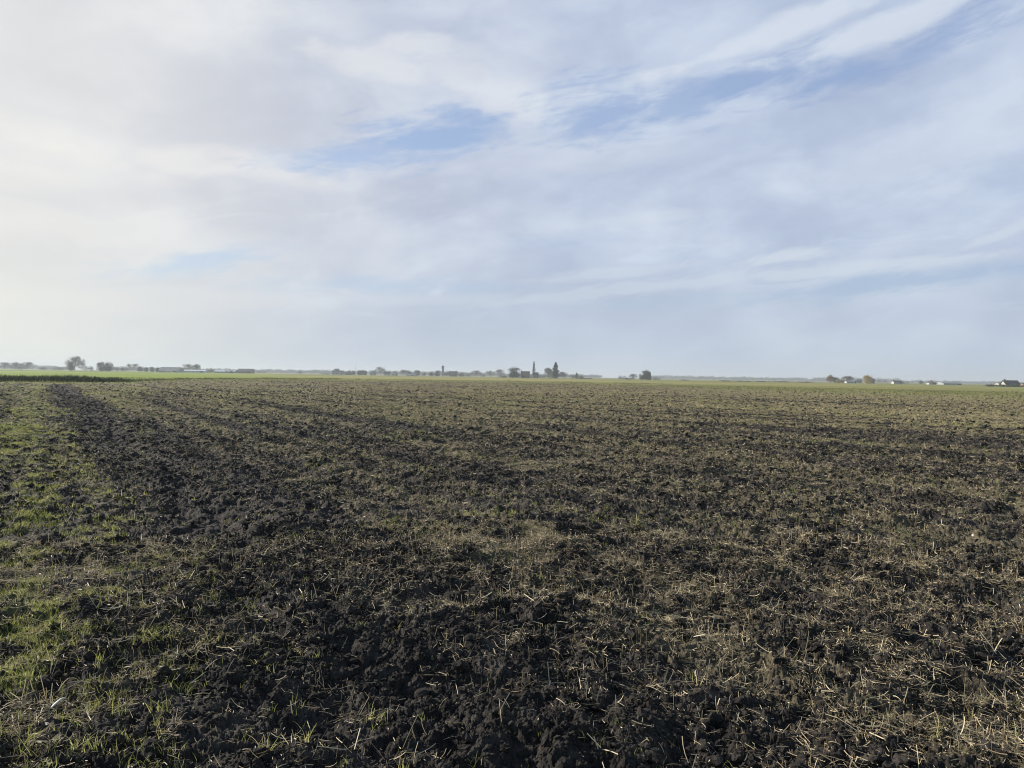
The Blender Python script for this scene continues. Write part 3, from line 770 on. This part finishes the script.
# square tower with a wider cap
def tower(px, wpx, hpx, D, label):
    k = D / F; x, y = at(px, D); w = wpx * k / 2; H = hpx * k
    root = empty('tower', (x, y, float(height([x], [y])[0]) - .1)); tag(root, label, 'tower')
    b, f = box_mesh(-w, w, -w, w, 0, H * .80); mesh_obj('shaft', b, f, M['grey'], root)
    b, f = box_mesh(-w * 1.2, w * 1.2, -w * 1.2, w * 1.2, H * .801, H * .93); mesh_obj('top_stage', b, f, M['grey'], root)
    V = [(-w * 1.2, -w * 1.2, H * .931), (w * 1.2, -w * 1.2, H * .931), (w * 1.2, w * 1.2, H * .931), (-w * 1.2, w * 1.2, H * .931), (0, 0, H)]
    mesh_obj('roof', V, [[0, 1, 4], [1, 2, 4], [2, 3, 4], [3, 0, 4]], M['tile'], root)
    for zf in (.45, .65, .84):
        ww = w * .3; b, f = box_mesh(-ww, ww, -w * 1.2 - .04 if zf > .8 else -w - .04, -w * 1.3 if zf > .8 else -w + .05, H * zf, H * (zf + .07)); mesh_obj('window', b, f, M['glass'], root)
tower(442.7, 2.1, 11, 900, 'slim grey tower with wider top rising among the village trees')
tree('bush', 446, 5.6, 6, 880, 'bush', B, 'brown thicket at the right foot of the tower', GU, M['twig'])
house(453, 8.5, 2.6, 5.2, 880, 'brick_house', 'house', 'large brown brick house with brown roof right of the tower', GH, 'brick', 'browntile', chimney=2)
tree('dense', 461, 4.8, 7, 870, 'round_tree', T, 'dark tree right of the large brown brick house', GE)
tree('bush', 468, 4, 8, 870, 'bush', B, 'dark bush left of the domed grey bare tree', GU)
tree('bare', 476, 6.6, 12, 880, 'bare_tree', T, 'domed grey bare tree in the right half of the village', GB, M['twig'], 2)
tree('bush', 483, 3.4, 8, 850, 'bush', B, 'low brown bush right of the domed grey bare tree', GU, M['twig'])
tree('bare', 490.5, 6.6, 10, 860, 'bare_tree', T, 'greenish bare tree, left of the two before the dark evergreen', GB, M['greenleaf'], 1.2)
tree('bare', 500.5, 8.2, 9, 880, 'bare_tree', T, 'greenish bare tree touching the dark round evergreen', GB, M['paletwig'], 1.5)
tree('dense', 514, 12, 13, 640, 'evergreen_tree', T, 'large dark round evergreen left of the brown farmhouse', GE, None, 1.3)
tree('bush', 503, 2.6, 12, 640, 'hedge', 'hedge', 'low dark hedge left of the large round evergreen', None)
house(525, 8.5, 3.2, 6.8, 680, 'farmhouse', 'house', 'brown farmhouse with brown roof beside the large round evergreen', GH, 'brick', 'browntile', chimney=1)
tree('poplar', 533.6, 17, 3.6, 720, 'poplar', T, 'very thin tall bare poplar behind the brown farmhouse', None, M['twig'], .8)
house(535.5, 5, 3.4, 5.8, 690, 'farm_outbuilding', 'shed', 'dark roofed outbuilding under the thin poplar', GS, 'grey', 'tile', windows=1, chimney=0)
tree('bush', 521.5, 4.2, 6, 650, 'bush', B, 'brown bush against the farmhouse, touching the large round evergreen', GU, M['twig'])
tree('bush', 531, 3.8, 7, 650, 'bush', B, 'brown thicket at the foot of the thin poplar', GU, M['twig'])
tree('bush', 542, 4.6, 10, 670, 'bush', B, 'dark garden bush between the outbuilding and the pale round tree', GU)
tree('bare', 548.5, 10.5, 9, 680, 'bare_tree', T, 'pale pinkish round tree left of the tall pointed conifer', GB, M['paletwig'], 2.6)
tree('conifer', 555.5, 16.5, 6.6, 640, 'conifer', T, 'tall pointed dark conifer, the highest tree in the middle', None, M['conifer'], 1.3)
tree('bare', 563, 7, 10, 680, 'bare_tree', T, 'grey bare tree right of the tall pointed conifer', GB, M['twig'], 2.2)
tree('bush', 551, 3.2, 12, 620, 'bush', B, 'green bush at the foot of the tall pointed conifer', GU, M['greenleaf'])
tree('bush', 573, 5, 10, 680, 'bush', B, 'pale green bush left of the little pointed green tree', GU, M['greenleaf'])
tree('conifer', 576.5, 6.4, 4, 690, 'conifer', T, 'little pointed green tree at the right of the farm', None, M['greenleaf'])
tree('bush', 581, 4, 7, 670, 'bush', B, 'green bush ending the farm planting on the right', GU, M['evergreen'])
tree('bush', 586, 2.2, 13, 640, 'hedge', 'hedge', 'low dark green hedge trailing right from the farm', None)
# lone clump right of the middle
tree('bush', 622, 4.6, 9, 640, 'bush', B, 'dark bush at the left end of the lone clump', GU)
tree('bare', 633, 6.2, 9, 680, 'bare_tree', T, 'faint pink bare tree within the lone clump', GB, M['paletwig'], 1.8)
tree('bush', 630, 2.6, 10, 640, 'bush', B, 'low brown bush under the faint pink bare tree', GU, M['twig'])
tree('dense', 641.5, 6.5, 6, 650, 'round_tree', T, 'pale olive tree left of the double topped dark tree', GE, M['greenleaf'])
tree('dense', 646, 10.8, 8, 650, 'evergreen_tree', T, 'taller top of the double dark tree in the lone clump', None, M['conifer'])
tree('conifer', 649.6, 8.8, 3, 652, 'conifer', T, 'thinner right hand top of the double dark tree in the lone clump', None, M['conifer'])
tree('bush', 654, 3.2, 12, 640, 'bush', B, 'low dark bush ending the lone clump on the right', GU)
tree('bush', 684, 1.6, 12, 660, 'hedge', 'hedge', 'faint low hedge in the empty stretch right of the lone clump', None, M['twig'])
for k, (px, w) in enumerate(((728, 16), (744, 18), (762, 18), (782, 22), (806, 22))):
    tree('bush', px, 1.9, w * 1.1, 560, 'hedge', 'hedge', ['leftmost of the five thin dark hedges on the right hand horizon', 'second from left of the five thin dark hedges on the right', 'middle one of the five thin dark hedges on the right', 'fourth from left of the five thin dark hedges on the right', 'thin dark hedge nearest the russet tree, last of five'][k], 'thin hedges on the right horizon')
# golden clump
tree('bare', 830, 8.2, 7, 620, 'bare_tree', T, 'russet bare tree at the left of the golden clump', GB, M['russet'], 3)
tree('dense', 835.5, 6.6, 6, 640, 'round_tree', T, 'dark round tree right behind the russet tree', GE)
tree('dense', 838, 4.4, 5, 610, 'round_tree', T, 'small yellow olive tree before the dark round tree', None, M['gold'])
tree('bush', 842, 4, 5, 620, 'bush', B, 'dark bush between the dark round tree and the grey bare tree', GU)
tree('bare', 848, 7.4, 11, 660, 'bare_tree', T, 'grey spreading bare tree behind the white cottage', GB, M['twig'], 2)
house(850.5, 10, 1.5, 2.6, 640, 'white_cottage', 'house', 'low white cottage under the grey spreading bare tree', GH, 'white', 'greyroof', windows=2)
tree('bush', 859.5, 5, 6, 640, 'bush', B, 'grey bush between the white cottage and the golden tree', GU, M['twig'])
tree('dense', 868, 9.8, 10, 600, 'golden_tree', T, 'golden round tree, brightest on the right hand horizon', None, M['gold'], 1.3)
tree('bush', 873.5, 5.6, 4, 610, 'bush', B, 'dark slim bush hugging the right side of the golden tree', GU)
tree('bush', 882, 4, 12, 900, 'bush', B, 'hazy brown thicket right of the golden tree', GU, M['twig'])
house(896.5, 8, 2.2, 3.4, 640, 'white_house', 'house', 'white bungalow with dark roof right of the hazy thicket', GH, 'white', 'tile', windows=2)
tree('bush', 904.5, 3, 9, 660, 'bush', B, 'grey bush beside the white bungalow', GU, M['twig'])
tree('bush', 920, 4, 7, 700, 'bush', B, 'round dark bush alone between two white houses', GU)
house(930, 4.5, 2.2, 3.4, 620, 'white_house', 'house', 'tiny white gabled house left of the long grey barn', GH, 'white', 'tile', gable=True, windows=1)
tree('bush', 935, 2.8, 5, 610, 'bush', B, 'dark bush joined to the tiny white gabled house', GU)
house(948, 18, 1.4, 3.0, 640, 'long_barn', 'barn', 'long low barn with grey roof on the right horizon', GS, 'grey', 'greyroof', windows=0, chimney=0, depth=14)
house(1010, 14, 2.8, 6.4, 420, 'dark_roofed_house', 'house', 'house with large dark roof behind a hedge at the right edge', GH, 'cream', 'tile', windows=2, chimney=1)
house(999.5, 6, 3.0, 4.2, 424, 'white_annexe', 'house', 'pale low annexe on the left of the dark roofed house', GH, 'cream', 'greyroof', windows=1, chimney=0, door=False)
house(1028, 14, 2.4, 3.8, 430, 'brown_barn', 'barn', 'brown barn cut off by the right edge of the picture', GS, 'brick', 'browntile', windows=0, chimney=0)
for k, px in enumerate((992, 1003, 1014, 1026)):
    tree('bush', px, 2.4, 13, 400, 'hedge', 'hedge', ['left end of the dark hedge before the dark roofed house', 'hedge section under the pale annexe', 'hedge section under the large dark roof', 'hedge section cut off by the right edge of the picture'][k], 'dark hedge before the house at the right edge', None, 1.4)

# far-off woods that read as one mass
def woods(spans, D, hpx, name, label, seed, mat):
    q = np.random.RandomState(seed); cs = []
    for x0, x1, hs in spans:
        for px in np.arange(x0, x1, 2.2):
            X, Y = at(px + q.rand(), D + q.randn() * 60); h = hs * hpx * D / F * q.uniform(.55, 1.1)
            cs.append(((X, Y, h * .5), (h * .9, h * .9, h * .5)))
    V, Fc = leaves(len(cs) * 260, cs, .9, q)
    o = mesh_obj(name, V, Fc, mat); tag(o, label, 'woodland', kind='stuff')
woods([(-60, 70, 1.1), (110, 250, 1.0), (250, 332, 1.0)], 1900, 4.0, 'distant_woodland', 'hazy grey woodland along the left half of the horizon', 201, M['wood'])
woods([(330, 500, 1.0), (500, 600, .8)], 2100, 4.2, 'distant_woodland', 'hazy woodland behind the village', 202, M['wood'])
woods([(650, 760, .8), (760, 830, .7), (815, 900, 1.0), (900, 1080, .6)], 2300, 4.6, 'distant_woodland', 'faint lilac woodland along the right half of the horizon', 203, M['wood'])

# ------------------------------------------------------------------ haze
V, Fc = box_mesh(-4800, 4800, -4800, 4800, -2.5, 30)
m, nt = nodes_of('haze'); pv = N(nt, 'ShaderNodeVolumePrincipled'); out = N(nt, 'ShaderNodeOutputMaterial')
pv.inputs['Color'].default_value = (.60, .65, .72, 1); pv.inputs['Density'].default_value = .00032; pv.inputs['Anisotropy'].default_value = .15
nt.links.new(pv.outputs[0], out.inputs['Volume'])
tag(mesh_obj('haze', V, Fc, m), 'thin pale haze over the fields', 'haze', kind='stuff')

# ------------------------------------------------------------------ sky
w = bpy.data.worlds.new('World'); sc.world = w; w.use_nodes = True; nt = w.node_tree; nt.nodes.clear()
STR = .15
out = N(nt, 'ShaderNodeOutputWorld'); bg = N(nt, 'ShaderNodeBackground'); bg.inputs[1].default_value = STR
sky = N(nt, 'ShaderNodeTexSky', sky_type='NISHITA'); sky.sun_disc = False; sky.sun_elevation = SUN_EL; sky.sun_rotation = SUN_AZ
sky.air_density = 1.2; sky.dust_density = .3; sky.ozone_density = 2.0
tc = N(nt, 'ShaderNodeTexCoord'); vec = tc.outputs['Generated']
sep = N(nt, 'ShaderNodeSeparateXYZ'); nt.links.new(vec, sep.inputs[0]); dx, dy, dz = sep.outputs
AZ = math_(nt, 'ARCTAN2', dx, dy); EL = math_(nt, 'ARCSINE', dz)
def comb(x, y, z=0.0):
    c = N(nt, 'ShaderNodeCombineXYZ')
    for i, v in enumerate((x, y, z)):
        if isinstance(v, (int, float)): c.inputs[i].default_value = v
        else: nt.links.new(v, c.inputs[i])
    return c.outputs[0]
def madd(a, k, b): return math_(nt, 'MULTIPLY_ADD', a, k, b)
# streaky coordinates, tilted a little so the bands climb to the right
Pst = comb(AZ, math_(nt, 'MULTIPLY', madd(AZ, -.16, EL), 3.6))
Pbig = comb(AZ, math_(nt, 'MULTIPLY', madd(AZ, -.12, EL), 2.2), 3.0)
Prd = comb(AZ, math_(nt, 'MULTIPLY', EL, 1.5), 7.0)
n_big = noise(nt, Pbig, 3.4, 5, .5, .5)
n_st = noise(nt, Pst, 7.0, 8, .58, .8)
n_fine = noise(nt, Pst, 26.0, 7, .62, .6)
n_puff = noise(nt, Prd, 8.5, 7, .52, .25)
def ang_px(px, py):
    az = math.atan((px - 512) / F); hy = 368 + .0156 * px
    return az, math.atan((hy - py) / F * math.cos(az))
warp = math_(nt, 'ADD', math_(nt, 'MULTIPLY', math_(nt, 'SUBTRACT', n_st, .5), 3.2), math_(nt, 'MULTIPLY', math_(nt, 'SUBTRACT', n_fine, .5), 2.2))
warp2 = math_(nt, 'ADD', math_(nt, 'MULTIPLY', math_(nt, 'SUBTRACT', n_puff, .5), 5.0), math_(nt, 'MULTIPLY', math_(nt, 'SUBTRACT', n_fine, .5), 1.0))
def patches(lst, warp, lo=1.75, hi=.1):
    acc = None
    for (px, py, hw, hh, tilt, s) in lst:
        a0, e0 = ang_px(px, py); t = R(tilt)
        du = math_(nt, 'SUBTRACT', AZ, a0); dv = math_(nt, 'SUBTRACT', EL, e0)
        U = math_(nt, 'ADD', math_(nt, 'MULTIPLY', du, math.cos(t) * F / hw), math_(nt, 'MULTIPLY', dv, math.sin(t) * F / hw))
        V_ = math_(nt, 'ADD', math_(nt, 'MULTIPLY', dv, math.cos(t) * F / hh), math_(nt, 'MULTIPLY', du, -math.sin(t) * F / hh))
        d2 = math_(nt, 'ADD', math_(nt, 'MULTIPLY', U, U), math_(nt, 'MULTIPLY', V_, V_))
        g = math_(nt, 'MULTIPLY', smooth(nt, math_(nt, 'ADD', math_(nt, 'SQRT', d2), warp), lo, hi), s)
        acc = g if acc is None else math_(nt, 'MAXIMUM', acc, g)
    return acc
gap = patches([(432, 138, 66, 18, 6, 1.0), (345, 156, 70, 11, 7, .8), (590, 116, 62, 24, 5, .9), (690, 98, 60, 12, 12, .8), (752, 80, 50, 13, 12, 1.0), (850, 72, 60, 12, 12, 1.0), (925, 45, 70, 12, 16, .9),
    (890, 284, 120, 8, 5, .9), (385, 287, 110, 7, 1, .6), (190, 264, 60, 9, 14, .7), (700, 300, 150, 5, 3, .25), (560, 240, 50, 6, 4, .2), (1000, 180, 60, 20, 5, .15)], warp)
lit = patches([(72, 152, 50, 16, -15, .9), (30, 175, 60, 14, 0, .6), (200, 160, 75, 10, 4, .8), (290, 176, 70, 9, -8, .6), (385, 72, 50, 14, -8, .8), (490, 92, 80, 20, -12, .9), (470, 62, 40, 12, 0, .5), (60, 225, 120, 14, -3, .5),
    (700, 60, 160, 9, 14, .9), (860, 34, 130, 8, 12, .8), (620, 150, 90, 14, 4, .4), (160, 300, 200, 8, 3, .4), (560, 165, 70, 12, 5, .35), (120, 240, 60, 10, 0, .5), (1000, 130, 70, 25, 5, .4)], warp2, 1.5, .35)
wisp = patches([(790, 256, 42, 5, 5, 1.0), (865, 268, 110, 5, 3, .8), (640, 288, 150, 6, 6, .7), (620, 272, 90, 5, 6, .6), (650, 218, 50, 5, 3, .5), (1000, 233, 30, 4, 20, .7), (420, 300, 160, 5, 1, .5)], warp, 1.6, .4)
dim = patches([(230, 112, 170, 26, 3, .7), (340, 205, 120, 18, 4, .6), (90, 195, 90, 12, 0, .4), (650, 205, 160, 24, 4, .5), (880, 170, 160, 40, 4, .5), (700, 330, 260, 16, 2, .3), (20, 40, 120, 20, 0, .4), (580, 50, 110, 16, 10, .4)], warp2)
# cloud brightness
shade = math_(nt, 'ADD', math_(nt, 'MULTIPLY', n_big, .45), math_(nt, 'ADD', math_(nt, 'MULTIPLY', n_puff, .4), math_(nt, 'MULTIPLY', n_st, .15)))
cl = ramp(nt, [(.38, (.51, .55, .66)), (.50, (.61, .645, .735)), (.62, (.75, .77, .815))], shade)
cl = mixc(nt, math_(nt, 'MULTIPLY', lit, .85), cl, (.84, .83, .83))
cl = mixc(nt, math_(nt, 'MULTIPLY', dim, .75), cl, (.53, .56, .655))
# thin bright streaks low down
streak = math_(nt, 'MULTIPLY', smooth(nt, n_st, .55, .72), math_(nt, 'MULTIPLY', smooth(nt, EL, .02, .08), smooth(nt, EL, .30, .12)))
cl = mixc(nt, math_(nt, 'MULTIPLY', streak, .5), cl, (.80, .85, .90))
# bluer away from the sun, warm and white towards it
GE_ = R(9); sd = (math.sin(SUN_AZ) * math.cos(GE_), math.cos(SUN_AZ) * math.cos(GE_), math.sin(GE_))
dp = N(nt, 'ShaderNodeVectorMath', operation='DOT_PRODUCT'); nt.links.new(vec, dp.inputs[0]); dp.inputs[1].default_value = sd
cosg = dp.outputs['Value']
right = smooth(nt, cosg, .93, .25)
cl = mixc(nt, math_(nt, 'MULTIPLY', right, .85), cl, mixc(nt, 1.0, cl, (.80, .90, 1.03), 'MULTIPLY'))
glow = smooth(nt, cosg, .58, .98)
cl = mixc(nt, math_(nt, 'MULTIPLY', glow, .60), cl, (.97, .945, .86))
cl = mixc(nt, math_(nt, 'MULTIPLY', wisp, .6), cl, (.72, .78, .85))
# nishita blue in the gaps
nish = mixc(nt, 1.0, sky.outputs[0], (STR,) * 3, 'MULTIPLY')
blue = mixc(nt, .65, nish, (.335, .435, .70))
low = smooth(nt, EL, .22, .0)
cl = mixc(nt, math_(nt, 'MULTIPLY', low, .55), cl, mixc(nt, glow, (.52, .60, .70), (.88, .87, .77)))
# unseen sky overhead and behind: cloud opened to darker blue to lower ambient light
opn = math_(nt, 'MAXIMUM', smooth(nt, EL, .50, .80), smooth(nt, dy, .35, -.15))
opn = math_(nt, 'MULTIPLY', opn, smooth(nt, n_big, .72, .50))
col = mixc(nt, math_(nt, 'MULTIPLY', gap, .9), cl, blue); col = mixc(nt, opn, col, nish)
col = mixc(nt, 1.0, col, (.60 / STR,) * 3, 'MULTIPLY')
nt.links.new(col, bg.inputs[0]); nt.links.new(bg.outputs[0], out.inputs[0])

# ------------------------------------------------------------------ sun, camera, render
sl = bpy.data.lights.new('Sun', 'SUN'); sl.energy = 5.0; sl.angle = R(.6); sl.color = (1, .93, .82)
so = bpy.data.objects.new('Sun', sl); C.objects.link(so)
so.rotation_euler = (math.pi / 2 - SUN_EL, 0, -SUN_AZ + math.pi)
so.rotation_euler = (R(90) - SUN_EL, 0, math.pi - SUN_AZ)
cam = bpy.data.cameras.new('Camera'); co = bpy.data.objects.new('Camera', cam); C.objects.link(co); sc.camera = co
cam.sensor_width = 36; cam.lens = F / 1024 * 36; cam.clip_end = 12000; cam.clip_start = .05
co.location = (0, 0, CAMH)
from mathutils import Matrix
co.matrix_world = Matrix.Translation((0, 0, CAMH)) @ Matrix.Rotation(math.pi / 2 - PITCH, 4, 'X') @ Matrix.Rotation(ROLL, 4, 'Z')
sc.view_settings.view_transform = 'Standard'; sc.view_settings.look = 'None'; sc.view_settings.exposure = .74; sc.view_settings.gamma = 1
sc.render.engine = 'CYCLES'
sc.cycles.volume_bounces = 1; sc.cycles.max_bounces = 5; sc.cycles.diffuse_bounces = 2; sc.cycles.glossy_bounces = 1; sc.cycles.transmission_bounces = 2
sc.cycles.filter_width = 1.0; sc.cycles.use_denoising = True; sc.cycles.denoiser = 'OPENIMAGEDENOISE'; sc.cycles.denoising_input_passes = 'RGB_ALBEDO_NORMAL'; sc.cycles.denoising_prefilter = 'ACCURATE'
